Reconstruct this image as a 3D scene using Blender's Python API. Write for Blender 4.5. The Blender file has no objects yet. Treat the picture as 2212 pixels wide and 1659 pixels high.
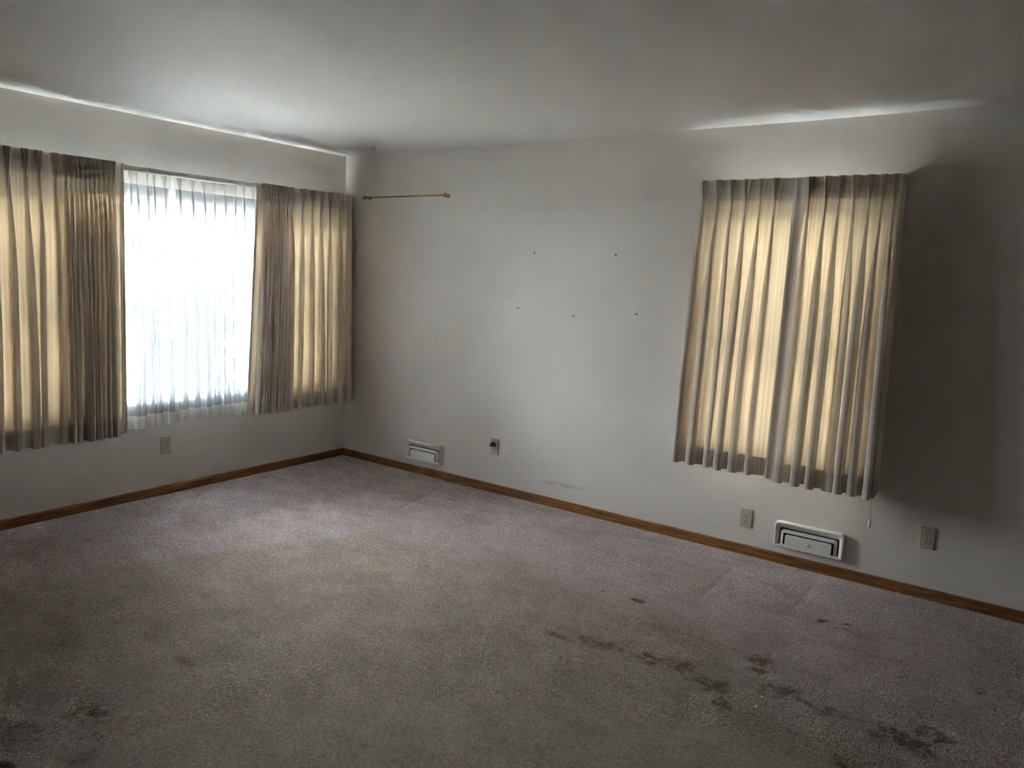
import bpy, bmesh, math, random
import numpy as np
from mathutils import Matrix, Vector

random.seed(7)
rng = np.random.default_rng(7)
scene = bpy.context.scene
COL = scene.collection

# ------------------------------------------------------------------ camera
# room: corner of the two visible walls at the origin, wall_back in the plane
# y = 0, wall_left in the plane x = 0, floor z = 0, ceiling z = H (metres)
H = 2.44
YAW, PITCH, ROLL = 0.61127, 0.14357, 0.04341
CAM = Vector((4.7317, -4.3049, 1.5640))
FPX = 1634.4
def camera_axes():
    cy, sy = math.cos(YAW), math.sin(YAW)
    cp, sp = math.cos(PITCH), math.sin(PITCH)
    f = Vector((-sy*cp, cy*cp, -sp)); r = Vector((cy, sy, 0)); u = r.cross(f)
    c, s = math.cos(ROLL), math.sin(ROLL)
    return c*r + s*u, -s*r + c*u, f
R_, U_, F_ = camera_axes()
cam = bpy.data.cameras.new('camera')
cam.sensor_fit = 'HORIZONTAL'; cam.sensor_width = 36.0
cam.lens = FPX*36.0/2212.0
cam.clip_start = 0.05
camo = bpy.data.objects.new('camera', cam); COL.objects.link(camo)
camo.matrix_world = Matrix(((R_.x, U_.x, -F_.x, CAM.x), (R_.y, U_.y, -F_.y, CAM.y),
                            (R_.z, U_.z, -F_.z, CAM.z), (0, 0, 0, 1)))
scene.camera = camo

# ------------------------------------------------------------------ world, light, exposure
SKY = 325.0
world = bpy.data.worlds.new('overcast_sky'); scene.world = world
world.use_nodes = True
bg = world.node_tree.nodes['Background']
bg.inputs['Color'].default_value = (0.865, 0.915, 1.0, 1)
bg.inputs['Strength'].default_value = SKY
scene.view_settings.view_transform = 'Standard'
scene.view_settings.look = 'None'
scene.view_settings.gamma = 1.0
scene.view_settings.use_curve_mapping = False
scene.view_settings.exposure = 0.3
scene.cycles.max_bounces = 10
scene.cycles.diffuse_bounces = 4
scene.cycles.adaptive_threshold = 0.03
scene.cycles.transmission_bounces = 10
scene.cycles.transparent_max_bounces = 14
scene.cycles.sample_clamp_indirect = 0.0
# window openings (metres)
WL_Y0, WL_Y1, WL_Z0, WL_Z1 = -2.88, -0.13, 0.63, 1.92      # in wall_left
WB_X0, WB_X1, WB_Z0, WB_Z1 = 3.08, 4.00, 0.61, 1.99        # in wall_back
def window_portal(name, loc, rot, sx, sy):
    l = bpy.data.lights.new(name, 'AREA'); l.shape = 'RECTANGLE'; l.size = sx; l.size_y = sy
    l.cycles.is_portal = True
    o = bpy.data.objects.new(name, l); COL.objects.link(o); o.location = loc; o.rotation_euler = rot
window_portal('daylight_portal', (-0.17, (WL_Y0+WL_Y1)/2, (WL_Z0+WL_Z1)/2), (0, -math.pi/2, 0), WL_Z1-WL_Z0, WL_Y1-WL_Y0)
window_portal('daylight_portal', ((WB_X0+WB_X1)/2, 0.17, (WB_Z0+WB_Z1)/2), (-math.pi/2, 0, 0), WB_X1-WB_X0, WB_Z1-WB_Z0)

# ------------------------------------------------------------------ materials
class NT:
    def __init__(self, name):
        self.m = bpy.data.materials.new(name); self.m.use_nodes = True
        self.t = self.m.node_tree; self.t.nodes.clear()
        self.out = self.t.nodes.new('ShaderNodeOutputMaterial')
    def n(self, typ, ins=None, **props):
        nd = self.t.nodes.new(typ)
        for k, v in props.items(): setattr(nd, k, v)
        for k, v in (ins or {}).items(): self.set(nd, k, v)
        return nd
    def set(self, nd, k, v):
        sock = nd.inputs[k]
        if isinstance(v, bpy.types.NodeSocket): self.t.links.new(v, sock)
        elif isinstance(v, bpy.types.Node): self.t.links.new(v.outputs[0], sock)
        else:
            if isinstance(v, tuple) and len(v) == 3 and sock.type == 'RGBA': v = v + (1,)
            sock.default_value = v
    def math(self, op, a, b=0.0, clamp=False):
        nd = self.n('ShaderNodeMath', operation=op, use_clamp=clamp); self.set(nd, 0, a); self.set(nd, 1, b); return nd.outputs[0]
    def mix(self, f, a, b, blend='MIX'):
        nd = self.n('ShaderNodeMix', data_type='RGBA', blend_type=blend)
        self.set(nd, 0, f); self.set(nd, 6, a); self.set(nd, 7, b); return nd.outputs[2]
    def ramp(self, f, lo, hi, a=0.0, b=1.0):
        nd = self.n('ShaderNodeMapRange', {0: f, 1: lo, 2: hi, 3: a, 4: b}, interpolation_type='SMOOTHSTEP'); return nd.outputs[0]
    def noise(self, vec, scale, detail=3.0, rough=0.5, dist=0.0):
        return self.n('ShaderNodeTexNoise', {'Vector': vec, 'Scale': scale, 'Detail': detail, 'Roughness': rough, 'Distortion': dist}).outputs[0]
    def obj(self): return self.n('ShaderNodeTexCoord').outputs['Object']
    def pos(self): return self.n('ShaderNodeNewGeometry').outputs['Position']
    def scale(self, vec, s):
        return self.n('ShaderNodeMapping', {'Vector': vec, 'Scale': s}).outputs[0]
    def bump(self, h, strength, dist):
        return self.n('ShaderNodeBump', {'Height': h, 'Strength': strength, 'Distance': dist}).outputs[0]
    def surf(self, sh):
        self.t.links.new(sh.outputs[0] if isinstance(sh, bpy.types.Node) else sh, self.out.inputs[0]); return self.m

def principled(name, col, rough=0.5, metal=0.0, var=0.06, vscale=30.0, bump=0.0, bscale=200.0, spec=0.5):
    t = NT(name); v = t.obj()
    n = t.noise(v, vscale, 4)
    c = t.mix(t.ramp(n, 0.3, 0.7), tuple(x*(1-var) for x in col), tuple(min(1, x*(1+var)) for x in col))
    b = t.n('ShaderNodeBsdfPrincipled', {'Base Color': c, 'Roughness': rough, 'Metallic': metal, 'Specular IOR Level': spec})
    if bump: t.set(b, 'Normal', t.bump(t.noise(v, bscale, 2), bump, 0.001))
    return t.surf(b)

def wall_material(name, col, smudge=False):
    t = NT(name); v = t.pos()
    n = t.noise(v, 2.2, 4); n2 = t.noise(v, 260.0, 2)
    c = t.mix(n, tuple(x*0.975 for x in col), tuple(x*1.02 for x in col))
    if smudge:      # grey furniture scuffs along the wall, and a few faint hand marks
        sep = t.n('ShaderNodeSeparateXYZ', {0: v})
        x, z = sep.outputs[0], sep.outputs[2]
        dn = t.noise(v, 9.0, 4)
        for (x0, x1, z0, z1, hw, k) in ((1.86, 2.60, 0.150, 0.182, 0.020, 0.34), (2.02, 2.30, 0.166, 0.163, 0.016, 0.30),
                                        (3.05, 3.32, 0.16, 0.14, 0.012, 0.10), (1.05, 1.35, 0.33, 0.30, 0.03, 0.06)):
            s = (z1 - z0)/(x1 - x0)
            line = t.math('ADD', t.math('MULTIPLY', t.math('SUBTRACT', x, x0), s), z0)
            dz = t.math('ABSOLUTE', t.math('SUBTRACT', t.math('ADD', z, t.math('MULTIPLY', t.math('SUBTRACT', dn, 0.5), 0.05)), line))
            across = t.ramp(dz, 0.0, hw, 1.0, 0.0)
            along = t.math('MULTIPLY', t.ramp(x, x0, x0 + 0.3*(x1-x0)), t.ramp(x, x1 - 0.55*(x1-x0), x1, 1.0, 0.0))
            f = t.math('MULTIPLY', t.math('MULTIPLY', across, along), t.math('MULTIPLY', t.ramp(dn, 0.25, 0.7), k), clamp=True)
            c = t.mix(f, c, (0.20, 0.185, 0.155))
    b = t.n('ShaderNodeBsdfPrincipled', {'Base Color': c, 'Roughness': 0.75, 'Specular IOR Level': 0.25,
                                         'Normal': t.bump(n2, 0.12, 0.002)})
    return t.surf(b)

M = {}
WALLC = (0.70, 0.645, 0.588)
M['wall'] = wall_material('cream_wall_paint', WALLC)
M['wall_scuffed'] = wall_material('cream_wall_paint_scuffed', WALLC, True)
M['ceiling'] = wall_material('white_ceiling_paint', (0.72, 0.69, 0.655))

def wood_material():
    t = NT('stained_oak'); v = t.pos()
    # grain runs along the board: same stretch for x- and y-running boards
    sep = t.n('ShaderNodeSeparateXYZ', {0: v})
    run = t.math('ADD', sep.outputs[0], sep.outputs[1])
    com = t.n('ShaderNodeCombineXYZ', {0: t.math('MULTIPLY', run, 1.3), 1: t.math('MULTIPLY', sep.outputs[2], 26.0), 2: 0.0})
    g = t.noise(com, 3.2, 6, 0.62, 1.4)
    com2 = t.n('ShaderNodeCombineXYZ', {0: t.math('MULTIPLY', run, 6.0), 1: t.math('MULTIPLY', sep.outputs[2], 420.0), 2: 0.0})
    g2 = t.noise(com2, 1.6, 3)
    c = t.mix(t.ramp(g, 0.35, 0.68), (0.145, 0.056, 0.016), (0.350, 0.155, 0.046))
    c = t.mix(t.math('MULTIPLY', t.ramp(g2, 0.45, 0.7), 0.35), c, (0.120, 0.048, 0.016))
    k = t.noise(v, 2.1, 2)
    c = t.mix(t.math('MULTIPLY', t.ramp(k, 0.55, 0.75), 0.5), c, (0.130, 0.054, 0.018))
    b = t.n('ShaderNodeBsdfPrincipled', {'Base Color': c, 'Roughness': 0.42, 'Specular IOR Level': 0.4})
    return t.surf(b)
M['wood'] = wood_material()

def carpet_material(name, pile):
    """worn pink carpet; pile = per-tuft shade from the 'tuft' attribute, else a fine noise"""
    t = NT(name); v = t.pos()
    att = lambda nm: t.n('ShaderNodeAttribute', attribute_name=nm).outputs['Fac']
    soil, spot, rust = att('soil'), att('spot'), att('rust')
    fib = att('tuft') if pile else t.noise(v, 170.0, 3, 0.7)
    fib2 = t.noise(v, 62.0, 3, 0.65, 0.8)
    blot = t.noise(v, 5.5, 4, 0.6)
    nap_shade = t.noise(t.scale(v, (3.0, 7.0, 1.0)), 1.0, 4, 0.6, 0.6)
    base = t.mix(t.ramp(blot, 0.3, 0.7), (0.590, 0.487, 0.468), (0.680, 0.580, 0.562))
    grey = t.mix(t.ramp(blot, 0.3, 0.7), (0.470, 0.394, 0.314), (0.575, 0.494, 0.406))
    e = t.math('ADD', soil, t.math('MULTIPLY', t.math('SUBTRACT', blot, 0.5), 0.9))
    c = t.mix(t.ramp(e, 0.12, 0.88), base, grey)
    c = t.mix(t.math('MULTIPLY', t.ramp(nap_shade, 0.42, 0.72), 0.38), c, (0.30, 0.26, 0.22))  # pile-direction shading mixed into the colour in random patches
    e2 = t.math('MULTIPLY', rust, t.math('ADD', 0.35, t.math('MULTIPLY', t.ramp(t.noise(v, 24.0, 4, 0.65), 0.3, 0.7), 1.0)))
    e2 = t.math('ADD', e2, t.math('MULTIPLY', t.math('SUBTRACT', fib2, 0.5), 0.35))
    c = t.mix(t.math('MULTIPLY', t.ramp(e2, 0.10, 0.66), 0.95), c, (0.185, 0.118, 0.055))
    e3 = t.math('ADD', spot, t.math('MULTIPLY', t.math('SUBTRACT', fib, 0.5), 0.5))
    c = t.mix(t.math('MULTIPLY', t.ramp(e3, 0.32, 0.72), 0.94), c, (0.055, 0.024, 0.012))
    if pile:
        c = t.mix(fib, t.mix(0.20, c, (0.24, 0.20, 0.17)), t.mix(0.20, c, (0.92, 0.87, 0.83)))
        c = t.mix(1.0, c, (1.42, 1.40, 1.40), 'MULTIPLY')      # single fibres are paler than the shaded pile as a whole
        d = t.n('ShaderNodeBsdfDiffuse', {'Color': c, 'Roughness': 0.8}); tl = t.n('ShaderNodeBsdfTranslucent', {'Color': c})
        return t.surf(t.n('ShaderNodeMixShader', {0: 0.48, 1: d, 2: tl}))
    tuft = t.math('ADD', t.math('MULTIPLY', fib, 0.6), t.math('MULTIPLY', fib2, 0.4))
    c = t.mix(t.ramp(tuft, 0.36, 0.64), t.mix(0.55, c, (0.15, 0.12, 0.10)), t.mix(0.14, c, (0.85, 0.79, 0.75)))  # bump hollows coloured darker, imitating shade between the tufts
    h = t.math('ADD', t.math('MULTIPLY', fib, 0.6), t.math('MULTIPLY', fib2, 0.7))
    b = t.n('ShaderNodeBsdfPrincipled', {'Base Color': c, 'Roughness': 1.0, 'Specular IOR Level': 0.05,
            'Normal': t.bump(h, 0.9, 0.012)})
    return t.surf(b)
M['carpet'] = carpet_material('worn_pink_carpet', False)
M['carpet_pile'] = carpet_material('worn_pink_carpet_pile', True)

def drape_material(name, trans, refl=(0.67, 0.605, 0.54), tcol=(1.0, 0.735, 0.425)):
    t = NT(name)
    s = t.n('ShaderNodeAttribute', attribute_name='cloth_s').outputs['Fac']
    z = t.n('ShaderNodeSeparateXYZ', {0: t.pos()}).outputs[2]
    com = t.n('ShaderNodeCombineXYZ', {0: t.math('MULTIPLY', s, 85.0), 1: t.math('MULTIPLY', z, 0.8), 2: 0.0})
    st = t.ramp(t.noise(com, 1.0, 2, 0.5), 0.38, 0.62)
    com2 = t.n('ShaderNodeCombineXYZ', {0: t.math('MULTIPLY', s, 420.0), 1: t.math('MULTIPLY', z, 190.0), 2: 0.0})
    slub = t.noise(com2, 1.0, 3, 0.6)
    k = t.math('ADD', t.math('MULTIPLY', st, 0.38), t.math('MULTIPLY', slub, 0.34))
    d = t.n('ShaderNodeBsdfDiffuse', {'Color': t.mix(k, tuple(x*0.84 for x in refl), tuple(min(1, x*1.38) for x in refl)), 'Roughness': 0.6})
    tr = t.n('ShaderNodeBsdfTranslucent', {'Color': t.mix(k, tuple(x*0.80*trans for x in tcol), tuple(x*1.35*trans for x in tcol))})
    return t.surf(t.n('ShaderNodeAddShader', {0: d, 1: tr}))
M['drape'] = drape_material('striped_beige_drape', 0.065)
M['drape_double'] = drape_material('striped_beige_drape_double', 0.009)

def sheer_material(name, clear, trans, refl=(0.50, 0.53, 0.56), tint=(0.70, 0.85, 1.0)):
    t = NT(name)
    s = t.n('ShaderNodeAttribute', attribute_name='cloth_s').outputs['Fac']
    z = t.n('ShaderNodeSeparateXYZ', {0: t.pos()}).outputs[2]
    com = t.n('ShaderNodeCombineXYZ', {0: t.math('MULTIPLY', s, 300.0), 1: t.math('MULTIPLY', z, 40.0), 2: 0.0})
    n = t.noise(com, 1.0, 3, 0.6)
    tp = t.n('ShaderNodeBsdfTransparent', {'Color': (1, 1, 1)})
    d = t.n('ShaderNodeBsdfDiffuse', {'Color': refl})
    tr = t.n('ShaderNodeBsdfTranslucent', {'Color': tuple(x*trans for x in tint)})
    cloth = t.n('ShaderNodeAddShader', {0: d, 1: tr})
    return t.surf(t.n('ShaderNodeMixShader', {0: t.math('ADD', t.math('MULTIPLY', n, 0.08), 1.0-clear-0.04), 1: tp, 2: cloth}))
M['sheer'] = sheer_material('white_sheer_voile', 0.115, 0.007)
M['sheer_double'] = sheer_material('white_sheer_voile_double', 0.07, 0.13, (0.78, 0.77, 0.73), (1.0, 0.97, 0.92))

def glass_material():
    t = NT('window_glass')
    tp = t.n('ShaderNodeBsdfTransparent', {'Color': (0.95, 0.97, 0.96)})
    gl = t.n('ShaderNodeBsdfGlossy', {'Color': (1, 1, 1), 'Roughness': 0.02})
    fr = t.n('ShaderNodeFresnel', {'IOR': 1.45})
    return t.surf(t.n('ShaderNodeMixShader', {0: fr, 1: tp, 2: gl}))
M['glass'] = glass_material()

def ground_material():
    t = NT('bounce_ground'); v = t.pos()  # tone invented for neutral bounce light off the unseen ground
    c = t.mix(t.ramp(t.noise(v, 0.8, 5), 0.4, 0.6), (0.36, 0.36, 0.32), (0.48, 0.47, 0.44))
    return t.surf(t.n('ShaderNodeBsdfPrincipled', {'Base Color': c, 'Roughness': 0.95}))
M['ground'] = ground_material()
M['vinyl'] = principled('white_window_paint', (0.78, 0.76, 0.70), 0.45)
M['rodwhite'] = principled('white_enamel_rod', (0.74, 0.72, 0.66), 0.35)
M['vent'] = principled('offwhite_enamel_metal', (0.78, 0.76, 0.70), 0.42, var=0.04)
M['duct_shade'] = principled('duct_shade_black', (0.022, 0.020, 0.018), 0.8)
M['ivory'] = principled('ivory_plastic', (0.47, 0.42, 0.325), 0.35, var=0.03)
M['ivory_face'] = principled('ivory_plastic_receptacle', (0.50, 0.46, 0.35), 0.35, var=0.03)
M['slot_shade'] = principled('slot_shade_black', (0.02, 0.017, 0.013), 0.7)  # shade inside the outlet holes, as the colour of solid inserts
M['screw'] = principled('dull_brass_screw', (0.25, 0.20, 0.12), 0.4, 0.8)
M['brass'] = principled('polished_brass', (0.62, 0.45, 0.17), 0.22, 1.0, var=0.08, vscale=60)
M['red'] = principled('dark_red_plastic', (0.085, 0.008, 0.012), 0.45)
M['steel'] = principled('grey_steel', (0.20, 0.195, 0.18), 0.4, 0.7)
M['hookwhite'] = principled('white_painted_metal', (0.72, 0.72, 0.70), 0.35)
M['nail'] = principled('dark_nail_steel', (0.06, 0.055, 0.05), 0.5, 0.6)
M['dark_wall'] = principled('dark_unseen_wall', (0.10, 0.065, 0.04), 0.5)  # invented dark finish for the unseen walls, cuts bounce light
M['cord'] = principled('white_cord', (0.55, 0.52, 0.45), 0.8)

# ------------------------------------------------------------------ helpers
def mesh_obj(name, verts, faces, mat, parent=None, smooth=False, loc=None):
    me = bpy.data.meshes.new(name)
    me.from_pydata([tuple(v) for v in verts], [], faces); me.update()
    if mat: me.materials.append(mat)
    if smooth: me.polygons.foreach_set('use_smooth', [True]*len(me.polygons))
    o = bpy.data.objects.new(name, me); COL.objects.link(o)
    if parent: o.parent = parent
    if loc: o.location = loc
    return o
def from_bm(name, bm, mat, parent=None, smooth=False, loc=None):
    bmesh.ops.recalc_face_normals(bm, faces=bm.faces)
    me = bpy.data.meshes.new(name); bm.to_mesh(me); bm.free()
    if mat: me.materials.append(mat)
    if smooth: me.polygons.foreach_set('use_smooth', [True]*len(me.polygons))
    o = bpy.data.objects.new(name, me); COL.objects.link(o)
    if parent: o.parent = parent
    if loc: o.location = loc
    return o
def add_box(bm, x0, x1, y0, y1, z0, z1, bevel=0.0, seg=2):
    r = bmesh.ops.create_cube(bm, size=1.0)
    vs = r['verts']
    for v in vs:
        v.co = Vector((x0 + (v.co.x+.5)*(x1-x0), y0 + (v.co.y+.5)*(y1-y0), z0 + (v.co.z+.5)*(z1-z0)))
    if bevel:
        es = list({e for v in vs for e in v.link_edges})
        bmesh.ops.bevel(bm, geom=es, offset=bevel, segments=seg, profile=0.5, affect='EDGES')
def box(name, b, mat, parent=None, bevel=0.0):
    bm = bmesh.new(); add_box(bm, *b, bevel=bevel); return from_bm(name, bm, mat, parent)
def empty(name, loc):
    o = bpy.data.objects.new(name, None); COL.objects.link(o); o.location = loc; o.empty_display_size = 0.05
    return o
def tag(o, label, cat, group=None):
    o['label'] = label; o['category'] = cat
    if group: o['group'] = group
    return o
def struct(o, label=None):
    o['kind'] = 'structure'
    if label: o['label'] = label
    return o
def lathe(profile, n=20, axis='Z'):
    """profile [(r, h)], closed with end caps when r = 0"""
    vs, fs = [], []
    for (r, h) in profile:
        for k in range(n):
            a = 2*math.pi*k/n
            p = (r*math.cos(a), r*math.sin(a), h)
            if axis == 'X': p = (p[2], p[0], p[1])
            elif axis == 'Y': p = (p[1], p[2], p[0])
            vs.append(p)
    for i in range(len(profile)-1):
        for k in range(n):
            k2 = (k+1) % n
            fs.append((i*n+k, i*n+k2, (i+1)*n+k2, (i+1)*n+k))
    fs.append(tuple(range(n-1, -1, -1))); fs.append(tuple((len(profile)-1)*n+k for k in range(n)))
    return vs, fs
def tube(path, r, n=8):
    """swept tube; r is a number or one radius per point"""
    pts = [Vector(p) for p in path]; rs = r if isinstance(r, (list, tuple)) else [r]*len(pts)
    vs, fs = [], []
    prev = None
    for i, p in enumerate(pts):
        d = (pts[min(i+1, len(pts)-1)] - pts[max(i-1, 0)]).normalized()
        if prev is None:
            a = Vector((0, 0, 1)) if abs(d.z) < 0.9 else Vector((1, 0, 0))
            u = d.cross(a).normalized()
        else:
            u = (prev - d*prev.dot(d)).normalized()
        prev = u; w = d.cross(u)
        for k in range(n):
            t = 2*math.pi*k/n
            vs.append(p + (u*math.cos(t) + w*math.sin(t))*rs[i])
    for i in range(len(pts)-1):
        for k in range(n):
            k2 = (k+1) % n
            fs.append((i*n+k, i*n+k2, (i+1)*n+k2, (i+1)*n+k))
    fs.append(tuple(range(n-1, -1, -1))); fs.append(tuple((len(pts)-1)*n+k for k in range(n)))
    return vs, fs
def smoothstep(a, b, x):
    t = np.clip((np.asarray(x, float)-a)/(b-a), 0, 1); return t*t*(3-2*t)
def vnoise(x, y, seed=0):
    """value noise on arrays"""
    def h(i, j):
        v = np.sin(i*127.1 + j*311.7 + seed*74.7)*43758.5453
        return v - np.floor(v)
    xi, yi = np.floor(x), np.floor(y); fx, fy = x-xi, y-yi
    fx = fx*fx*(3-2*fx); fy = fy*fy*(3-2*fy)
    return (h(xi, yi)*(1-fx) + h(xi+1, yi)*fx)*(1-fy) + (h(xi, yi+1)*(1-fx) + h(xi+1, yi+1)*fx)*fy
def fbm(x, y, seed=0, oct=4):
    s = 0; a = 0.5; t = 0
    for k in range(oct):
        s = s + a*vnoise(x*2**k, y*2**k, seed+k*13); t += a; a *= 0.5
    return s/t

# ------------------------------------------------------------------ room shell
XR, YF, TH = 7.20, -6.90, 0.16          # unseen far side of the room, wall thickness
def wall_with_opening(name, mat, along, lo, hi, o0, o1, z0, z1):
    bm = bmesh.new()
    def b(a0, a1, c0, c1):
        if along == 'Y': add_box(bm, -TH, 0, a0, a1, c0, c1)
        else: add_box(bm, a0, a1, 0, TH, c0, c1)
    b(lo, o0, -0.12, H+0.12); b(o1, hi, -0.12, H+0.12); b(o0, o1, -0.12, z0); b(o0, o1, z1, H+0.12)
    return from_bm(name, bm, mat)
struct(wall_with_opening('wall_left', M['wall'], 'Y', YF-TH, 0.0, WL_Y0, WL_Y1, WL_Z0, WL_Z1), 'cream painted wall with the wide curtained window')
struct(wall_with_opening('wall_back', M['wall_scuffed'], 'X', -TH, XR+TH, WB_X0, WB_X1, WB_Z0, WB_Z1), 'cream painted wall with the narrow curtained window and scuffs')
struct(box('wall_right', (XR, XR+TH, YF-TH, 0.0, -0.12, H+0.12), M['dark_wall']), 'unseen room wall, made dark to cut bounce light')
struct(box('wall_front', (0.0, XR, YF-TH, YF, -0.12, H+0.12), M['dark_wall']), 'unseen room wall, made dark to cut bounce light')

# ceiling: two drywall sheets meeting in a faint seam at x = 3.62
XS = 3.62
def ceiling():
    xs = [0.0, XS, XR]
    zs = [H, H, H + 0.011*(XR-XS)]
    vs = []
    for x, z in zip(xs, zs): vs += [(x, YF, z), (x, 0.0, z)]
    for x in xs: vs += [(x, YF, H+0.11), (x, 0.0, H+0.11)]
    fs = [(0, 1, 3, 2), (2, 3, 5, 4), (6, 8, 9, 7), (8, 10, 11, 9), (0, 6, 7, 1), (4, 5, 11, 10),
          (1, 7, 9, 3), (3, 9, 11, 5), (0, 2, 8, 6), (2, 4, 10, 8)]
    return mesh_obj('ceiling', vs, fs, M['ceiling'])
struct(ceiling(), 'plain white painted ceiling')

# floor: carpet with stains and pressed creases
def floor():
    gx = np.concatenate([np.arange(0.0, 5.2, 0.0125), np.linspace(5.2, XR, 12)])
    gy = np.concatenate([np.linspace(YF, -3.9, 20), np.arange(-3.88, 0.0, 0.0125), [0.0]])
    X, Y = np.meshgrid(gx, gy, indexing='ij')
    nx, ny = X.shape
    # traffic soil: the walked middle of the room, up to the pink band along wall_back
    ex = np.array([-0.2, 0.68, 1.03, 1.28, 1.57, 1.98, 2.35, 2.66, 2.89, 3.08, 3.37, 3.56, 3.73, 3.81, 3.92, 4.08, 4.24, 4.42, 4.57, 5.5, 6.5])
    ey = np.array([-3.2, -2.83, -2.32, -1.75, -1.22, -1.05, -0.96, -0.96, -1.03, -1.00, -0.97, -0.97, -1.07, -1.17, -1.28, -1.42, -1.43, -1.49, -1.59, -1.9, -2.0])
    edge = np.interp(X, ex, ey) + 0.30*(fbm(X*3.1, Y*3.1, 3) - 0.5)
    soil = smoothstep(-0.24, 0.34, edge - Y)
    soil *= 0.72 + 0.5*fbm(X*1.7, Y*1.7, 11)
    # pink survives in the near left corner
    soil *= 1 - 0.55*np.exp(-(((X-2.15)/0.35)**2 + ((Y+3.35)/0.3)**2))
    spot = np.zeros_like(X); rust = np.zeros_like(X)
    wx = X + 0.10*(fbm(X*11, Y*11, 21)-0.5); wy = Y + 0.10*(fbm(X*11, Y*11, 22)-0.5)
    def blob(arr, x, y, rx, ry, k=1.0, ang=0.0):
        c, s = math.cos(ang), math.sin(ang)
        dx, dy = wx-x, wy-y
        u = (dx*c + dy*s)/rx; v = (-dx*s + dy*c)/ry
        np.maximum(arr, k*np.exp(-(u*u+v*v)), out=arr)
    for a in ((4.03, -0.63, .040, .026, 1.0), (4.12, -0.61, .020, .014, .95), (4.11, -0.67, .016, .012, .7), (3.98, -0.77, .016, .012, .8),
              (4.00, -0.66, .02, .02, .5), (4.20, -0.68, .03, .012, .45), (3.23, -1.00, .035, .030, .95), (3.26, -1.01, .02, .02, .8), (3.07, -1.01, .018, .02, .85),
              (4.55, -1.30, .03, .02, .7), (4.34, -1.72, .03, .03, .7), (1.48, -0.36, .02, .02, .75), (1.37, -0.35, .016, .016, .65),
              (1.32, -0.99, .022, .018, .7), (1.47, -1.02, .03, .02, .6), (2.33, -0.91, .02, .015, .6), (2.36, -0.87, .018, .015, .6),
              (3.09, -0.37, .014, .012, .7), (3.21, -0.38, .015, .012, .6), (2.87, -0.24, .02, .012, .5), (2.93, -0.87, .02, .012, .45),
              (2.28, -3.44, .06, .06, .75), (2.22, -1.98, .01, .03, .5)):
        blob(spot, *a)
    for a in ((3.90, -1.22, .07, .05, .75, .5), (3.93, -1.30, .05, .07, .6), (3.15, -1.56, .10, .04, .55), (3.32, -1.53, .14, .05, .6), (3.53, -1.51, .12, .07, .62),
              (3.68, -1.48, .10, .06, .65), (3.82, -1.54, .10, .07, .72), (3.90, -1.65, .05, .06, .75), (4.08, -1.42, .14, .06, .6), (4.24, -1.43, .12, .05, .55),
              (4.49, -1.47, .16, .07, .75), (4.58, -1.36, .09, .06, .6), (4.67, -0.89, .03, .05, .6), (4.72, -0.98, .02, .06, .5), (4.18, -0.66, .10, .03, .4),
              (2.19, -3.13, .12, .08, .55), (2.43, -3.27, .06, .06, .5), (1.89, -1.28, .10, .035, .35), (2.11, -3.30, .04, .03, .5), (2.12, -2.72, .07, .05, .4),
              (4.25, -0.70, .12, .03, .38), (3.45, -1.25, .35, .12, .28), (2.16, -1.38, .02, .05, .4), (0.95, -2.45, .06, .05, .3), (3.05, -1.22, .3, .08, .22),
              (4.34, -1.72, .08, .05, .5), (1.0, -3.0, .25, .12, .3)):
        blob(rust, *a)
    # relief: gentle unevenness plus pressed creases
    Z = 0.005*(fbm(X*4.5, Y*4.5, 5)-0.5) + 0.0035*(fbm(X*14, Y*14, 6, 3)-0.5)
    def crease(x0, y0, x1, y1, w, d):
        L = math.hypot(x1-x0, y1-y0); tx, ty = (x1-x0)/L, (y1-y0)/L
        a = (X-x0)*tx + (Y-y0)*ty; c = -(X-x0)*ty + (Y-y0)*tx + 0.012*(fbm(X*6, Y*6, 9)-0.5)
        Z[:] -= d*np.exp(-(c/w)**2)*smoothstep(-0.05, 0.08, a)*(1-smoothstep(L-0.08, L+0.05, a))
    for c in ((3.47, -0.80, 3.46, -0.23, .016, .007), (3.87, -0.67, 3.88, -0.18, .016, .006), (1.38, -0.77, 1.24, -0.14, .014, .006),
              (2.70, -0.19, 3.75, -0.08, .030, .009), (0.62, -2.44, 0.84, -2.36, .018, .007), (0.55, -2.2, 0.75, -2.0, .02, .006), (0.45, -1.9, 0.62, -1.62, .02, .005),
              (3.44, -0.80, 3.0, -0.86, .014, .004), (2.30, -0.10, 2.42, -0.34, .014, .005)):
        crease(*c)
    wallfade = smoothstep(0.0, 0.06, np.minimum(X, -Y))
    Z *= wallfade; Z -= Z.max()
    vs = np.stack([X, Y, Z], -1).reshape(-1, 3)
    i, j = np.meshgrid(np.arange(nx-1), np.arange(ny-1), indexing='ij')
    a = (i*ny + j).ravel(); quads = np.stack([a, a+ny, a+ny+1, a+1], -1)
    n0 = len(vs)
    # underside slab so the floor has thickness
    low = np.array([(0, YF, -0.10), (XR, YF, -0.10), (XR, 0, -0.10), (0, 0, -0.10)])
    vs = np.vstack([vs, low])
    me = bpy.data.meshes.new('floor')
    me.vertices.add(len(vs)); me.vertices.foreach_set('co', vs.ravel())
    nq = len(quads)
    loops = np.concatenate([quads.ravel(), [n0, n0+3, n0+2, n0+1]])
    me.loops.add(len(loops)); me.loops.foreach_set('vertex_index', loops.astype(np.int32))
    me.polygons.add(nq+1)
    me.polygons.foreach_set('loop_start', np.arange(0, 4*(nq+1), 4, dtype=np.int32))
    me.polygons.foreach_set('use_smooth', np.ones(nq+1, bool))
    me.update(calc_edges=True); me.validate()
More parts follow.
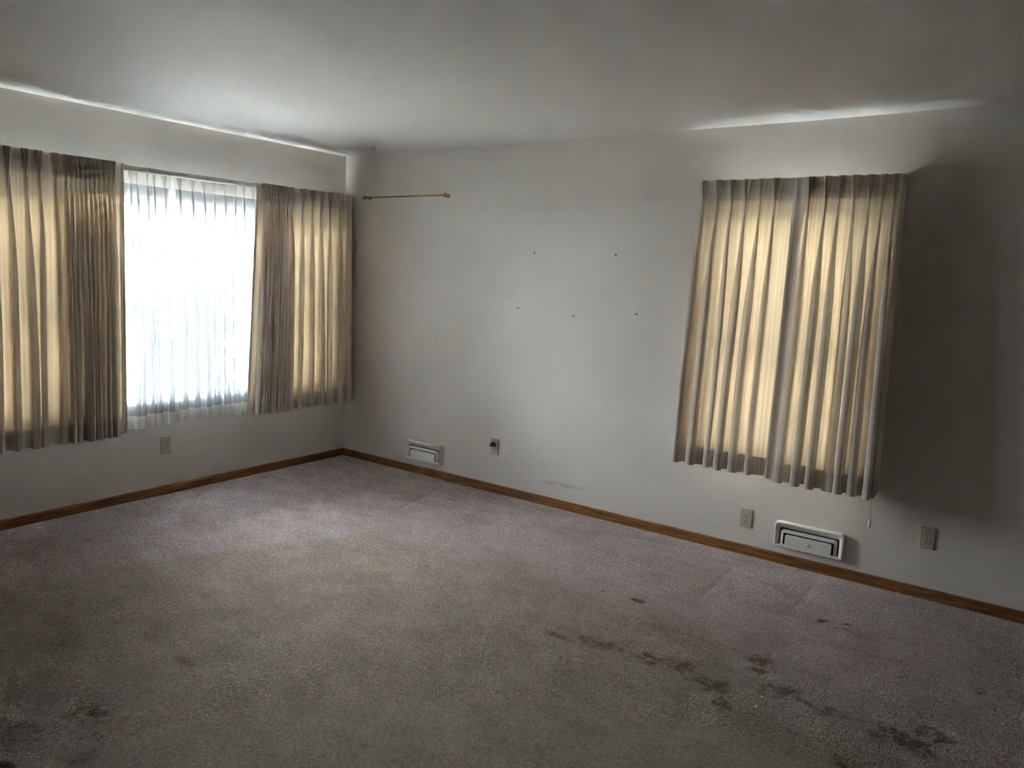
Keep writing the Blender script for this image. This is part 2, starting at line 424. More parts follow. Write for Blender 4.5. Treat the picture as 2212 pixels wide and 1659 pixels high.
    for nm, arr in (('soil', soil), ('spot', spot), ('rust', rust)):
        at = me.attributes.new(nm, 'FLOAT', 'POINT')
        at.data.foreach_set('value', np.concatenate([arr.ravel(), np.zeros(4)]).astype(np.float32))
    me.materials.append(M['carpet'])
    o = bpy.data.objects.new('floor', me); COL.objects.link(o)
    # cut pile: short leaning tufts, denser towards the camera's side of the room
    def sample(arr, x, y):
        fi = np.interp(x, gx, np.arange(nx)); fj = np.interp(y, gy, np.arange(ny))
        i0 = np.clip(fi.astype(int), 0, nx-2); j0 = np.clip(fj.astype(int), 0, ny-2); a = fi-i0; b = fj-j0
        return (arr[i0, j0]*(1-a)*(1-b) + arr[i0+1, j0]*a*(1-b) + arr[i0, j0+1]*(1-a)*b + arr[i0+1, j0+1]*a*b)
    px, py, ps = [], [], []
    for sp, lo, hi in ((0.0056, 0.0, 2.6), (0.0076, 2.6, 3.9), (0.0100, 3.9, 9.0)):
        ax = np.arange(0.016, 5.5, sp); ay = np.arange(-4.3, -0.016, sp)
        A, B = np.meshgrid(ax, ay, indexing='ij')
        A = A.ravel() + rng.uniform(-.55, .55, A.size)*sp; B = B.ravel() + rng.uniform(-.55, .55, B.size)*sp
        d = np.hypot(A-CAM.x, B-CAM.y); k = (d >= lo) & (d < hi) & (A > 0.014) & (B < -0.014)
        px.append(A[k]); py.append(B[k]); ps.append(np.full(k.sum(), sp))
    px, py, ps = map(np.concatenate, (px, py, ps)); m = len(px)
    flow = 6.0*fbm(px*1.3, py*1.3, 31) + 2.2*fbm(px*6, py*6, 33) + rng.normal(0, .75, m)
    lay = 0.0058*(0.55 + 0.9*fbm(px*4, py*4, 37)) + rng.uniform(0, .0035, m)
    hgt = 0.0044*rng.uniform(.75, 1.2, m)*np.clip(ps/0.0056, 1, 1.25)
    yaw_ = rng.uniform(0, math.pi, m); hw = ps*rng.uniform(.38, .55, m)
    bx_, by_ = np.cos(yaw_)*hw, np.sin(yaw_)*hw
    tx, ty = px + np.cos(flow)*lay, py + np.sin(flow)*lay
    tx = np.maximum(tx, 0.013); ty = np.minimum(ty, -0.013)
    z0 = sample(Z, px, py)
    P = np.empty((m, 4, 3))
    P[:, 0] = np.stack([px-bx_*.8, py-by_*.8, z0-.0015], -1); P[:, 1] = np.stack([px+bx_*.8, py+by_*.8, z0-.0015], -1)
    P[:, 2] = np.stack([tx+bx_, ty+by_, z0+hgt*.92], -1); P[:, 3] = np.stack([tx-bx_, ty-by_, z0+hgt], -1)
    P[:, :, 2] -= 0.0035
    pm = bpy.data.meshes.new('carpet_pile')
    pm.vertices.add(4*m); pm.vertices.foreach_set('co', P.ravel())
    pm.loops.add(4*m); pm.loops.foreach_set('vertex_index', np.arange(4*m, dtype=np.int32))
    pm.polygons.add(m); pm.polygons.foreach_set('loop_start', np.arange(0, 4*m, 4, dtype=np.int32))
    pm.update(calc_edges=True)
    tf = np.clip(rng.normal(.5, .24, m), 0, 1)
    for nm, arr in (('soil', sample(soil, px, py)), ('spot', sample(spot, px, py)), ('rust', sample(rust, px, py)), ('tuft', tf)):
        at = pm.attributes.new(nm, 'FLOAT', 'POINT'); at.data.foreach_set('value', np.repeat(arr, 4).astype(np.float32))
    pm.materials.append(M['carpet_pile'])
    po = bpy.data.objects.new('carpet_pile', pm); COL.objects.link(po); po.parent = o; po['kind'] = 'stuff'
    return o
struct(floor(), 'worn pinkish grey cut pile carpet with brown traffic stains')

struct(mesh_obj('outdoor_ground', [(-40, -40, -0.7), (40, -40, -0.7), (40, 40, -0.7), (-40, 40, -0.7)], [(0, 1, 2, 3)], M['ground']), 'unseen ground outside the windows, toned for bounce light')

# baseboards
def board(name, parent, p0, p1, out):
    """stained board with an eased top edge from p0 to p1, out = room side"""
    prof = [(0.0, 0.0), (0.013, 0.0), (0.013, 0.050), (0.0115, 0.0555), (0.008, 0.0590), (0.0, 0.0600)]
    vs = []
    for p in (p0, p1):
        for (d, z) in prof: vs.append((p[0] + out[0]*d, p[1] + out[1]*d, z-0.004))
    n = len(prof)
    fs = [(k, (k+1) % n, n+(k+1) % n, n+k) for k in range(n)] + [tuple(range(n-1, -1, -1)), tuple(range(n, 2*n))]
    bm = bmesh.new(); bv = [bm.verts.new(v) for v in vs]
    for f in fs: bm.faces.new([bv[i] for i in f])
    return from_bm(name, bm, M['wood'], parent)
bb = struct(empty('baseboard_back', (0, 0, 0)), 'stained brown wooden baseboard under the narrow curtained window')
board('board', bb, (0.0, 0), (1.9475, 0), (0, -1)); board('board', bb, (1.9495, 0), (XR, 0), (0, -1))
bl = struct(empty('baseboard_left', (0, 0, 0)), 'stained brown wooden baseboard under the wide curtained window')
board('board', bl, (0, -0.013), (0, -3.4), (1, 0)); board('board', bl, (0, -3.402), (0, YF), (1, 0))

# ------------------------------------------------------------------ windows
def wpart(name, parent, wallk, a0, a1, d0, d1, z0, z1, mat, bevel=0.003):
    """box in wall coordinates: a along the wall, d depth outwards (positive = outside)"""
    if wallk == 'left': b = (-d1, -d0, a0, a1, z0, z1)
    else: b = (a0, a1, d0, d1, z0, z1)
    return box(name, b, mat, parent, bevel)
def sash(parent, wallk, a0, a1, z0, z1, d, fw=0.04):
    s = wpart('sash', parent, wallk, a0, a0+fw, d, d+0.035, z0, z1, M['vinyl'])
    wpart('sash', parent, wallk, a1-fw, a1, d, d+0.035, z0, z1, M['vinyl'])
    wpart('sash', parent, wallk, a0+fw, a1-fw, d, d+0.035, z0, z0+fw, M['vinyl'])
    wpart('sash', parent, wallk, a0+fw, a1-fw, d, d+0.035, z1-fw, z1, M['vinyl'])
    wpart('pane', parent, wallk, a0+fw, a1-fw, d+0.015, d+0.019, z0+fw, z1-fw, M['glass'], 0)
def frame(parent, wallk, a0, a1, z0, z1):
    f = 0.03
    wpart('frame', parent, wallk, a0, a0+f, 0.03, 0.13, z0, z1, M['vinyl'])
    wpart('frame', parent, wallk, a1-f, a1, 0.03, 0.13, z0, z1, M['vinyl'])
    wpart('frame', parent, wallk, a0+f, a1-f, 0.03, 0.13, z1-0.02, z1, M['vinyl'])
    wpart('window_sill', parent, wallk, a0+f, a1-f, 0.0, 0.13, z0, z0+0.015, M['vinyl'])
    wpart('leak_block_ledge', parent, wallk, a0-0.03, a1+0.03, -0.024, 0.0, z0-0.012, z0+0.012, M['vinyl'])  # unseen ledge added to block daylight leaking down behind the sheers
w1 = struct(empty('window_1', (0, (WL_Y0+WL_Y1)/2, WL_Z0)), 'wide picture window between two sash windows behind white sheers')
def rebase(e):
    bpy.context.view_layer.update()
    inv = e.matrix_world.inverted()
    for c in e.children: c.matrix_parent_inverse = inv
frame(w1, 'left', WL_Y0, WL_Y1, WL_Z0, WL_Z1)
zi0, zi1 = WL_Z0+0.015, WL_Z1-0.02
for ym in (-2.16, -0.85):
    wpart('mullion', w1, 'left', ym-0.03, ym+0.03, 0.03, 0.13, zi0, zi1, M['vinyl'])
wpart('pane', w1, 'left', -2.13, -0.88, 0.075, 0.08, zi0, zi1, M['glass'], 0)
for a0, a1 in ((WL_Y0+0.03, -2.19), (-0.82, WL_Y1-0.03)):
    sash(w1, 'left', a0, a1, zi0, 1.29, 0.045); sash(w1, 'left', a0, a1, 1.25, zi1, 0.085)
rebase(w1)
w2 = struct(empty('window_2', ((WB_X0+WB_X1)/2, 0, WB_Z0)), 'narrow sash window behind closed beige curtains')
frame(w2, 'back', WB_X0, WB_X1, WB_Z0, WB_Z1)
sash(w2, 'back', WB_X0+0.03, WB_X1-0.03, WB_Z0+0.015, 1.30, 0.045); sash(w2, 'back', WB_X0+0.03, WB_X1-0.03, 1.26, WB_Z1-0.02, 0.085)
rebase(w2)

# ------------------------------------------------------------------ pinch pleated cloth
def pleated_panel(name, wallk, pins, u_start, u_end, base, z_top, z_pin, z_hem, z_bot, mats,
                  b_fold=0.031, d_fold=0.047, drop0=0.0, drop1=0.0, ret0=False, ret1=False, seed=1, lean=0.02, finger=0.024, neck=0.14, flare=0.0, cap=0.46, sq_depth=0.040):
    """pins: rail positions of the pinched pleats (ascending). drop0/1: how far the two edges wander along the
    rail from the pleats to the hem. ret0/1: the edge returns to the wall. mats: (header, body, hem)."""
    r = np.random.default_rng(seed)
    pins = np.array(pins, float); n = len(pins)
    NP, NS = 15, 6
    pitch_l = np.diff(np.concatenate([[u_start], pins])); pitch_r = np.diff(np.concatenate([pins, [u_end]]))
    room_ = np.minimum(np.minimum(pitch_l, pitch_r)*np.where((np.arange(n) == 0) | (np.arange(n) == n-1), 1.6, 1.0), 0.12)
    tight = np.clip((0.058-room_)/0.025, 0, 1)                 # 1 where the pleats are stacked together
    bk = np.minimum(b_fold*r.uniform(0.72, 1.3, n), room_*(cap + 0.16*tight))
    dk = d_fold*r.uniform(0.7, 1.3, n)*(1 + 0.25*tight)
    lk = r.uniform(-1, 1, n)*lean
    ph = r.uniform(0, 6.28, n); wob = r.uniform(0.002, 0.006, n)
    zk = r.uniform(-0.004, 0.004, n+1)
    rows_h = np.linspace(z_top, z_pin, 6)
    rows_b = z_pin - (z_pin - z_hem)*np.linspace(0, 1, 40)**1.6
    rows_e = np.linspace(z_hem, z_bot, 5)
    tau = np.linspace(0, 1, NP); sig = np.linspace(0, 1, NS+2)[1:-1]
    span = u_end - u_start
    def row(z):
        t = (z_pin - z)/(z_pin - z_bot)                       # 0 at the pinch, 1 at the hem, < 0 in the header
        tt = max(t, 0.0)
        dropz = (z_pin - z)
        U, Wd = [], []
        def shift(u):
            k = (u - u_start)/span
            return u + (drop0*(1-k) + drop1*k)*tt
        hfrac = np.clip((z - z_pin)/(z_top - z_pin), 0, 1)
        bloom = float(smoothstep(0.0, 0.03, dropz)); grow = float(smoothstep(0.0, 0.40, dropz))
        grow2 = float(smoothstep(0.0, 1.2, dropz))
        necks = []
        for k in range(n):
            uk = shift(pins[k]) + wob[k]*math.sin(ph[k] + 4.0*tt)*grow
            # header: three fanned fingers
            spread = 0.0025 + 0.0155*hfrac*min(1.0, room_[k]/0.07)
            hu = uk + (2*tau-1)*spread
            hw = finger*(0.75 + 0.35*hfrac)*np.abs(np.sin(3*math.pi*tau))**0.8
            # body: one rounded fold, pinched at its back
            b0 = min(0.011, bk[k]); b = 0.0025 + (b0-0.0025)*float(smoothstep(0.0, 0.035, dropz)) + (bk[k]-b0)*float(smoothstep(0.06, 0.60, dropz))
            D = 0.020 + (dk[k]-0.020)*(0.45*grow + 0.55*grow2)
            sn = np.sin(math.pi*tau)
            bu = uk - b*np.cos(math.pi*tau)*(neck + (1.1-neck)*sn**0.7) + lk[k]*grow2*sn
            bw = D*sn**0.85
            u = hu*(1-bloom) + bu*bloom; w = hw*(1-bloom) + bw*bloom
            necks.append((u, w))
        rec = 0.011*grow + 0.004*grow2
        # start edge
        us, ue = shift(u_start), shift(u_end)
        seg0 = np.linspace(us, necks[0][0][0], NS+2)[:-1]
        w0 = np.where(np.linspace(0, 1, NS+2)[:-1] < 0.001, 0, -rec*0.6*np.sin(math.pi*np.linspace(0, 1, NS+2)[:-1]))
        if ret0:
            U += [us]*4; Wd += list(np.linspace(-(base+0.0008), -0.012, 4))
        else:
            U += [us+0.012, us+0.002]; Wd += [-0.006, -0.003]
        U += list(seg0); Wd += list(w0)
        for k in range(n):
            U += list(necks[k][0]); Wd += list(necks[k][1])
            if k < n-1:
                a, c = necks[k][0][-1], necks[k+1][0][0]
                gap = max(c-a, 0.0); squash = float(np.clip((0.05-gap)/0.04, 0, 1))
                U += list(a + (c-a)*sig); Wd += list(-(rec + sq_depth*squash*grow)*np.sin(math.pi*sig))
        seg1 = np.linspace(necks[-1][0][-1], ue, NS+2)[1:]
        U += list(seg1); Wd += list(-rec*0.6*np.sin(math.pi*np.linspace(0, 1, NS+2)[1:]))
        if ret1:
            U += [ue]*4; Wd += list(np.linspace(-0.012, -(base+0.0008), 4))
        else:
            U += [ue-0.002, ue-0.012]; Wd += [-0.003, -0.006]
        return np.array(U), np.array(Wd)
    uref, wref = row(z_bot*0.6 + z_pin*0.4)
    cs = np.concatenate([[0], np.cumsum(np.hypot(np.diff(uref), np.diff(wref)))]) + seed*1.37
    nc = len(uref)
    zoff = np.interp(np.linspace(0, 1, nc), np.linspace(0, 1, n+1), zk)
    root = empty(name, (base, (u_start+u_end)/2, z_bot) if wallk == 'left' else ((u_start+u_end)/2, -base, z_bot))
    def part(pname, rows, mat):
        vs = []; 
        for z in rows:
            U, Wd = row(z)
            zz = z + zoff*np.clip((z_pin-z)/(z_pin-z_bot), 0, 1)
            fl = flare*max(0.0, (z_pin-z)/(z_pin-z_bot))*np.clip((Wd+base)/base, 0, 1)     # the cloth swings out towards the hem
            X, Y = (base+Wd+fl, U) if wallk == 'left' else (U, -(base+Wd+fl))
            vs.append(np.stack([X, Y, zz], -1))
        vs = np.concatenate(vs) - np.array(root.location)
        fs = []
        for i in range(len(rows)-1):
            for j in range(nc-1):
                fs.append((i*nc+j, i*nc+j+1, (i+1)*nc+j+1, (i+1)*nc+j))
        o = mesh_obj(pname, vs, fs, mat, root, True)
        at = o.data.attributes.new('cloth_s', 'FLOAT', 'POINT')
        at.data.foreach_set('value', np.tile(cs, len(rows)).astype(np.float32))
        return o
    n0 = (4 if ret0 else 2) + 3; n1 = (4 if ret1 else 2) + 3
    part('header', rows_h, mats[0]); body = part('body', rows_b, mats[1])
    body.data.materials.append(mats[2])
    col = np.tile(np.arange(nc-1), len(rows_b)-1)
    body.data.polygons.foreach_set('material_index', ((col < n0) | (col >= nc-1-n1)).astype(np.int32))
    part('hem', rows_e, mats[2])
    return root
DR = (M['drape_double'], M['drape'], M['drape_double'])
SH = (M['sheer_double'], M['sheer'], M['sheer_double'])

tag(pleated_panel('curtain', 'left', [-2.915, -2.83, -2.745, -2.66, -2.575, -2.492, -2.407, -2.339, -2.254, -2.200, -2.172, -2.146, -2.120, -2.094, -2.068, -2.042, -2.016, -1.990, -1.963, -1.935],
    -2.985, -1.868, 0.128, 2.122, 2.005, 0.585, 0.478, DR, drop0=-0.03, drop1=-0.025, ret0=True, seed=3),
    'beige striped curtain with bunched pleats beside the sheers, away from the room corner', 'curtain', 'beige striped pinch pleat curtains')
tag(pleated_panel('curtain', 'left', [-0.878, -0.845, -0.820, -0.796, -0.772, -0.748, -0.724, -0.700, -0.676, -0.640, -0.538, -0.449, -0.368, -0.279, -0.184, -0.095],
    -0.940, -0.045, 0.128, 2.122, 2.005, 0.588, 0.484, DR, drop0=-0.09, drop1=0.02, ret1=True, seed=5),
    'beige striped curtain drawn aside into the room corner beside the white sheers', 'curtain', 'beige striped pinch pleat curtains')
tag(pleated_panel('curtain', 'back', [3.068, 3.150, 3.230, 3.310, 3.389, 3.467], 3.034, 3.620, 0.122, 2.131, 2.018, 0.618, 0.516, DR,
    drop0=-0.03, drop1=0.0, ret0=True, seed=8, b_fold=0.030, d_fold=0.050, flare=0.022),
    'closed yellow-glowing striped curtain over the narrow window, half nearer the brass rod', 'curtain', 'beige striped pinch pleat curtains')
tag(pleated_panel('curtain', 'back', [3.646, 3.729, 3.795, 3.864, 3.934, 3.992, 4.046], 3.566, 4.074, 0.134, 2.131, 2.018, 0.612, 0.512, DR,
    drop0=-0.012, drop1=0.030, ret1=True, seed=12, b_fold=0.042, cap=0.56, lean=0.03, d_fold=0.054, flare=0.032),
    'closed striped curtain over the narrow window, half with the hanging pull cords', 'curtain', 'beige striped pinch pleat curtains')
def spaced(a, b, k): return list(np.linspace(a, b, k))
tag(pleated_panel('sheer_curtain', 'left', spaced(-2.87, -1.90, 12) + [-1.788, -1.743, -1.679, -1.635, -1.563], -2.93, -1.512, 0.040, 2.088, 2.015, 0.568, 0.484, SH,
    b_fold=0.042, d_fold=0.030, neck=0.08, cap=0.58, sq_depth=0.008, seed=21, lean=0.012, finger=0.012, drop1=0.0),
    'white sheer curtain panel beside the bunched beige curtain away from the room corner', 'sheer curtain', 'white sheer curtains')
tag(pleated_panel('sheer_curtain', 'left', [-1.463, -1.372, -1.287, -1.212, -1.13, -1.055, -0.981, -0.90] + spaced(-0.82, -0.13, 9), -1.502, -0.075, 0.040, 2.088, 2.015, 0.570, 0.486, SH,
    b_fold=0.042, d_fold=0.030, neck=0.08, cap=0.58, sq_depth=0.008, seed=22, lean=0.012, finger=0.012),
    'white sheer curtain panel on the side of the room corner', 'sheer curtain', 'white sheer curtains')

tag(pleated_panel('sheer_curtain', 'back', spaced(3.09, 3.99, 11), 3.04, 4.045, 0.032, 2.088, 2.015, 0.568, 0.530, SH,
    b_fold=0.038, d_fold=0.026, cap=0.56, sq_depth=0.008, seed=25, lean=0.012, finger=0.012),
    'white sheer curtain hidden behind the closed beige curtains', 'sheer curtain', 'white sheer curtains')

# ------------------------------------------------------------------ curtain rods and cords
def curtain_rod(name, wallk, u0, u1, d0, d1, z0, z1, label, lip=True, brackets=()):
    root = empty(name, (0, 0, 0))
    def wb(nm, a0, a1, p0, p1, c0, c1, bev=0.0015):
        b = (p0, p1, a0, a1, c0, c1) if wallk == 'left' else (a0, a1, -p1, -p0, c0, c1)
        return box(nm, b, M['rodwhite'], root, bev)
    wb('rail', u0, u1, d0, d1, z0, z1)
    if lip: wb('rail_lip', u0, u1, d1-0.004, d1+0.002, z0-0.004, z0, 0.0008)
    for u in brackets:
        wb('bracket', u-0.008, u+0.008, 0.0, d0, z0+0.004, z1-0.004, 0.001)
    return tag(root, label, 'curtain rod')
curtain_rod('curtain_rod', 'left', -2.975, -0.055, 0.106, 0.121, 2.090, 2.116, 'white curtain rail over the white sheers, carrying the two drawn beige curtains', brackets=(-2.93, -1.9, -0.09))
curtain_rod('curtain_rod', 'left', -2.94, -0.065, 0.026, 0.032, 2.072, 2.090, 'slim rear rail from which the white sheers hang', lip=False, brackets=(-2.91, -1.5, -0.12))
curtain_rod('curtain_rod', 'back', 3.048, 4.064, 0.098, 0.112, 2.096, 2.122, 'white curtain rail over the narrow window with the closed curtains', brackets=(3.06, 4.03))

curtain_rod('curtain_rod', 'back', 3.04, 4.05, 0.018, 0.024, 2.072, 2.090, 'slim rear rail behind the closed curtains', lip=False, brackets=(3.08, 4.02))

def pull_cord(path, label, tilt=0.0):
    root = empty('curtain_pull_cord', path[-1])
    P = Vector(path[-1])
    vs, fs = tube([Vector(p)-P for p in path], 0.0016, 6)
    mesh_obj('cord', vs, fs, M['cord'], root, True)
    vs, fs = lathe([(0.0035, 0.0), (0.0055, -0.003), (0.0065, -0.012), (0.0075, -0.036), (0.0070, -0.041), (0.004, -0.042)], 14)
    t = mesh_obj('tassel', vs, fs, M['hookwhite'], root, True); t.rotation_euler = (0, tilt, 0)
    return tag(root, label, 'pull cord', 'curtain pull cords at the narrow window')
pull_cord([(4.066, -0.075, 2.10), (4.078, -0.075, 1.4), (4.084, -0.070, 0.9), (4.089, -0.062, 0.370)], 'long curtain pull cord with white tassel hanging below the closed curtain')
pull_cord([(4.090, -0.05, 2.10), (4.103, -0.05, 1.6), (4.118, -0.048, 1.02), (4.129, -0.046, 0.912)], 'short curtain pull cord with tassel beside the edge of the closed curtain', 0.18)

# ------------------------------------------------------------------ wall registers (floor level vents)
def rrect(x0, x1, z0, z1, rt, rb, n=6):
    pts = []
    for (cx, cz, r, a0) in ((x1-rt, z1-rt, rt, 0), (x0+rt, z1-rt, rt, 90), (x0+rb, z0+rb, rb, 180), (x1-rb, z0+rb, rb, 270)):
        for k in range(n+1):
            a = math.radians(a0 + 90*k/n); pts.append((cx + r*math.cos(a), cz + r*math.sin(a)))
    return pts
def loft(rings, cap_first=False, cap_last=False):
    """rings: [(outline, depth)] with equal point counts; depth goes into the room (-y)"""
    vs, fs = [], []
    n = len(rings[0][0])
    for pts, d in rings: vs += [(x, -d, z) for x, z in pts]
    for i in range(len(rings)-1):
        for k in range(n):
            k2 = (k+1) % n; fs.append((i*n+k, i*n+k2, (i+1)*n+k2, (i+1)*n+k))
    if cap_first: fs.append(tuple(range(n)))
    if cap_last: fs.append(tuple((len(rings)-1)*n+k for k in range(n-1, -1, -1)))
    return vs, fs
def clean(name, vs, fs, mat, parent, smooth=False):
    bm = bmesh.new(); bv = [bm.verts.new(v) for v in vs]
    for f in fs:
        try: bm.faces.new([bv[i] for i in f])
        except ValueError: pass
    return from_bm(name, bm, mat, parent, smooth)
def inv_u(xo, zo, xi, zi, z0, ro, ri, n=6):
    """inverted U outline (outer then inner), centred on x = 0"""
    out = [(xo, z0)] + [(xo-ro + ro*math.cos(math.radians(90*k/n)), zo-ro + ro*math.sin(math.radians(90*k/n))) for k in range(n+1)]
    out += [(-x, z) for x, z in reversed(out)]
    inn = [(xi, z0)] + [(xi-ri + ri*math.cos(math.radians(90*k/n)), zi-ri + ri*math.sin(math.radians(90*k/n))) for k in range(n+1)]
    inn += [(-x, z) for x, z in reversed(inn)]
    return out, inn
def wall_vent(x, z, label):
    root = empty('wall_vent', (x, 0, z))
    w = 0.185; h = 0.147
    rings = [(rrect(-w, w, 0, h, .020, .010), 0.0), (rrect(-w, w, 0, h, .020, .010), 0.026),
             (rrect(-w+.004, w-.004, .004, h-.004, .018, .008), 0.031), (rrect(-w+.009, w-.009, .012, h-.009, .016, .004), 0.031),
             (rrect(-w+.013, w-.013, .014, h-.014, .015, .004), 0.028), (rrect(-w+.026, w-.026, .015, h-.036, .012, .003), 0.010),
             (rrect(-w+.026, w-.026, .015, h-.036, .012, .003), 0.003)]
    clean('frame', *loft(rings), M['vent'], root)
    clean('duct_shade_plate', *loft([(rrect(-w+.020, w-.020, .010, h-.030, .012, .003), 0.0), (rrect(-w+.020, w-.020, .010, h-.030, .012, .003), 0.0035)], True, True), M['duct_shade'], root)  # flat dark plate; the shade inside the duct is put into its colour
    out, inn = inv_u(0.151, 0.103, 0.137, 0.0865, 0.0155, 0.014, 0.010)
    m = len(out)
    vs = [(px, -0.008, pz) for px, pz in out] + [(px, -0.017, pz) for px, pz in out] + [(px, -0.024, pz) for px, pz in inn] + [(px, -0.008, pz) for px, pz in inn]
    fs = []
    for i in range(4):
        for k in range(m-1):
            a, b = i*m, ((i+1) % 4)*m; fs.append((a+k, a+k+1, b+k+1, b+k))
    fs += [(0, m, 2*m, 3*m), (m-1, 2*m-1, 3*m-1, 4*m-1)]
    clean('louver', vs, fs, M['vent'], root)
    pr = [(rrect(-.124, .124, .0155, .076, .010, .002), 0.008), (rrect(-.124, .124, .0155, .076, .010, .002), 0.027),
          (rrect(-.122, .122, .0165, .074, .009, .002), 0.029)]
    pan = clean('damper_panel', *loft(pr, False, True), M['vent'], root)
    bm = bmesh.new()
    for zz in (0.024, 0.064): add_box(bm, -.118, .118, -.0302, -.0285, zz, zz+.0016)
    from_bm('ridge', bm, M['vent'], pan)
    vs, fs = lathe([(.0062, 0), (.0068, .003), (.0060, .006), (.0035, .008), (.0005, .0083)], 16)
    kn = mesh_obj('knob', vs, fs, M['vent'], pan, True, (0.0, -0.029, 0.043)); kn.rotation_euler = (math.pi/2, 0, 0)
    return tag(root, label, 'vent', 'floor level wall vents')
wall_vent(0.918, 0.106, 'offwhite metal wall vent above the baseboard near the room corner')
wall_vent(3.785, 0.101, 'offwhite metal wall vent above the baseboard under the closed curtains')

# ------------------------------------------------------------------ outlets
def outlet(wallk, a, z, label):
    root = empty('wall_outlet', (0, a, z) if wallk == 'left' else (a, 0, z))
    if wallk == 'left': root.rotation_euler = (0, 0, math.pi/2)
    rings = [(rrect(-.035, .035, -.057, .057, .004, .004), 0.0), (rrect(-.035, .035, -.057, .057, .004, .004), 0.003),
             (rrect(-.0325, .0325, -.0545, .0545, .004, .004), 0.0062), (rrect(-.029, .029, -.051, .051, .004, .004), 0.0068)]
    clean('cover_plate', *loft(rings, False, True), M['ivory'], root)
    for zc in (-.0195, .0195):
        pts = []
        for k in range(24):
            t = 2*math.pi*k/24; pts.append((.0172*math.cos(t), zc + max(-.0135, min(.0135, .0172*math.sin(t)))))
        ins = [(px*.93, zc + (pz-zc)*.93) for px, pz in pts]
        rc = clean('receptacle', *loft([(pts, 0.006), (pts, 0.0082), (ins, 0.0088)], False, True), M['ivory_face'], root)
        for xs, hh in ((-.0064, .0042), (.0064, .0034)):
            box('slot_shade', (xs-.0016, xs+.0016, -.0092, -.0070, zc+.003-hh, zc+.003+hh), M['slot_shade'], rc)  # solid dark insert, coloured like the shade in a slot
        vs, fs = lathe([(.0026, 0.007), (.0026, 0.0092)], 12, 'Y')
        mesh_obj('ground_hole_shade', [(vx, -vy, vz + zc - .0080) for vx, vy, vz in vs], fs, M['slot_shade'], rc)  # solid dark disc, coloured like the shade in a hole
    vs, fs = lathe([(.0034, .0064), (.0034, .0074), (.0024, .0082)], 12, 'Y')
    mesh_obj('screw', [(vx, -vy, vz) for vx, vy, vz in vs], fs, M['screw'], root)
    return tag(root, label, 'outlet', 'ivory duplex wall outlets')
outlet('left', -1.571, 0.328, 'ivory duplex wall outlet under the white sheers')
outlet('back', 1.588, 0.332, 'ivory duplex wall outlet with the dark red plug in it')
outlet('back', 3.427, 0.216, 'ivory duplex wall outlet just above the baseboard, directly below the closed curtains')
outlet('back', 4.355, 0.320, 'ivory duplex wall outlet past the hanging curtain tassel, away from the vent')

# dark red plug with a grip bar
pl = empty('outlet_plug', (1.583, -0.0085, 0.3515))
vs, fs = lathe([(.0150, 0.0), (.0178, .004), (.0186, .012), (.0178, .020), (.0140, .026), (.0070, .029), (.0005, .0295)], 22, 'Y')
mesh_obj('plug_body', [(x, -y, z) for x, y, z in vs], fs, M['red'], pl, True)
bm = bmesh.new(); add_box(bm, -.0060, .0060, -.037, -.022, -.0165, .0165, 0.005)
g = from_bm('grip', bm, M['red'], pl, True); g.rotation_euler = (0, math.radians(58), 0)
tag(pl, 'dark red round plug pushed into the ivory outlet', 'plug')

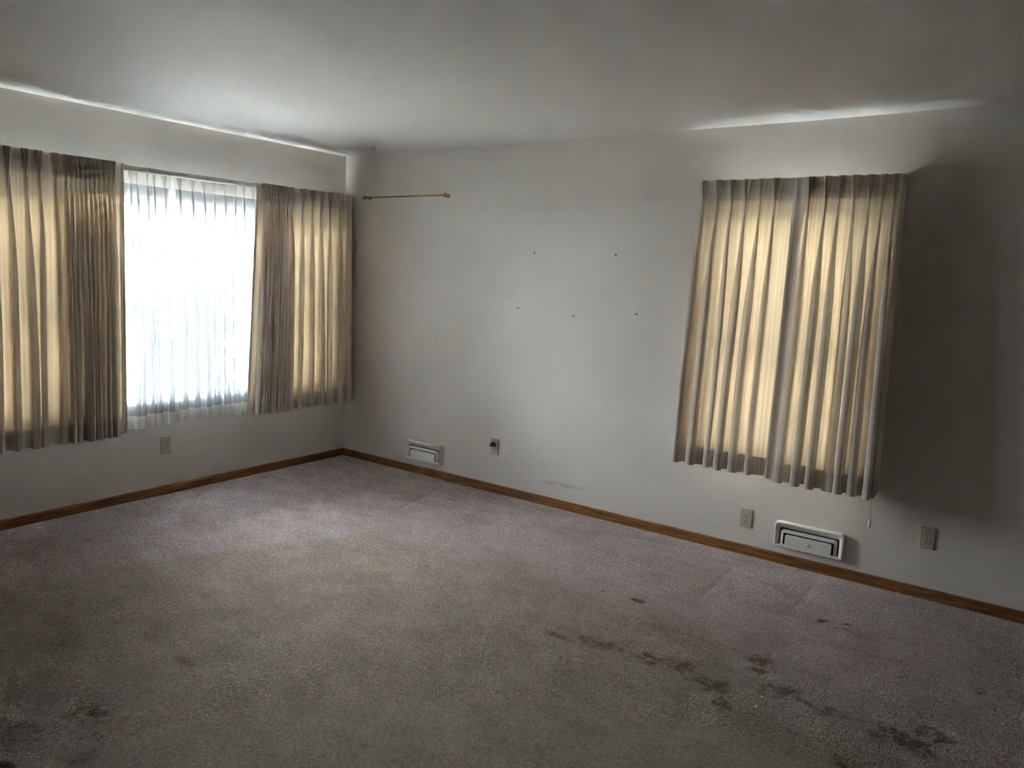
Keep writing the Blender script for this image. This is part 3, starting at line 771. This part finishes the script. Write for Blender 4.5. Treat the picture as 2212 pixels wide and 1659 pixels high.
# ------------------------------------------------------------------ brass rod on wall_back
br = empty('brass_curtain_rod', (0.68, 0, 2.108))
def bpart(nm, vs, fs, loc=None): return mesh_obj(nm, vs, fs, M['brass'], br, True, loc)
YB = -0.046
vs, fs = lathe([(.0052, -0.395), (.0052, 0.10), (.0060, 0.101), (.0060, 0.395)], 14, 'X'); bpart('rod', vs, fs, (0, YB, 0))
for sx in (-1, 1):
    xx = 0.405*sx
    prof = [(.0060, -.016), (.0085, -.014), (.0090, -.006), (.0065, -.003), (.0075, .0), (.0175, .0015), (.0180, .003), (.0175, .0045), (.0065, .006),
            (.0050, .013), (.0065, .017), (.0085, .023), (.0070, .030), (.0035, .034), (.0005, .035)]
    prof = [(r, hh*sx) for r, hh in prof]
    vs, fs = lathe(prof, 18, 'X'); bpart('finial', vs, fs, (xx, YB, 0))
    vs, fs = lathe([(.0170, 0.0), (.0170, .003), (.0080, .006), (.0055, .010), (.0055, .046)], 16, 'Y')
    bpart('bracket', [(x, -y, z) for x, y, z in vs], fs, (xx - 0.006*sx, 0, 0))
tag(br, 'slim polished brass rod mounted on the wall near the room corner', 'rod')

# ------------------------------------------------------------------ ceiling hook
hk = empty('ceiling_hook', (0.785, -0.467, H))
vs, fs = lathe([(.0215, 0.0), (.0205, -.003), (.0120, -.010), (.0075, -.018), (.0060, -.030), (.0015, -.031)], 18)
mesh_obj('base', vs, fs, M['hookwhite'], hk, True)
path = [(0, 0, -.028), (0, 0, -.036)]
for k in range(15):
    a = math.radians(80 - 270*k/14)
    path.append((0.0135*math.cos(a)*0.82 - 0.002, 0.0135*math.cos(a)*0.57, -.050 + .0135*math.sin(a)))
vs, fs = tube(path, 0.0026, 8); mesh_obj('hook', vs, fs, M['steel'], hk, True)
tag(hk, 'small hook screwed into the ceiling near the room corner', 'hook')

# ------------------------------------------------------------------ nails left in wall_back
def nail(x, z, ln, tilt, roll, rr, label):
    vs, fs = lathe([(rr, 0.002), (rr, -ln), (rr*2.0, -ln), (rr*2.1, -ln-0.0012), (rr*1.6, -ln-0.0018)], 10, 'Y')
    o = mesh_obj('nail', vs, fs, M['nail'], None, True, (x, 0, z)); o.rotation_euler = (tilt, 0, roll)
    tag(o, label, 'nail', 'small nails left in the bare wall')
nail(1.853, 1.709, .014, -.5, .5, .0022, 'small dark nail in the bare wall, upper one on the side of the brass rod')
nail(2.469, 1.707, .016, -.5, .4, .0024, 'small dark nail in the bare wall, upper one on the side of the closed curtains')
nail(1.742, 1.335, .006, -.2, .0, .0024, 'tiny dark nail in the bare wall, lower one nearest to the brass rod')
nail(2.183, 1.309, .010, -.4, .6, .0022, 'tiny dark nail in the bare wall, middle one of the lower three')
nail(2.629, 1.352, .016, -.1, 1.0, .0024, 'small dark nail in the bare wall, lower one nearest to the closed curtains')
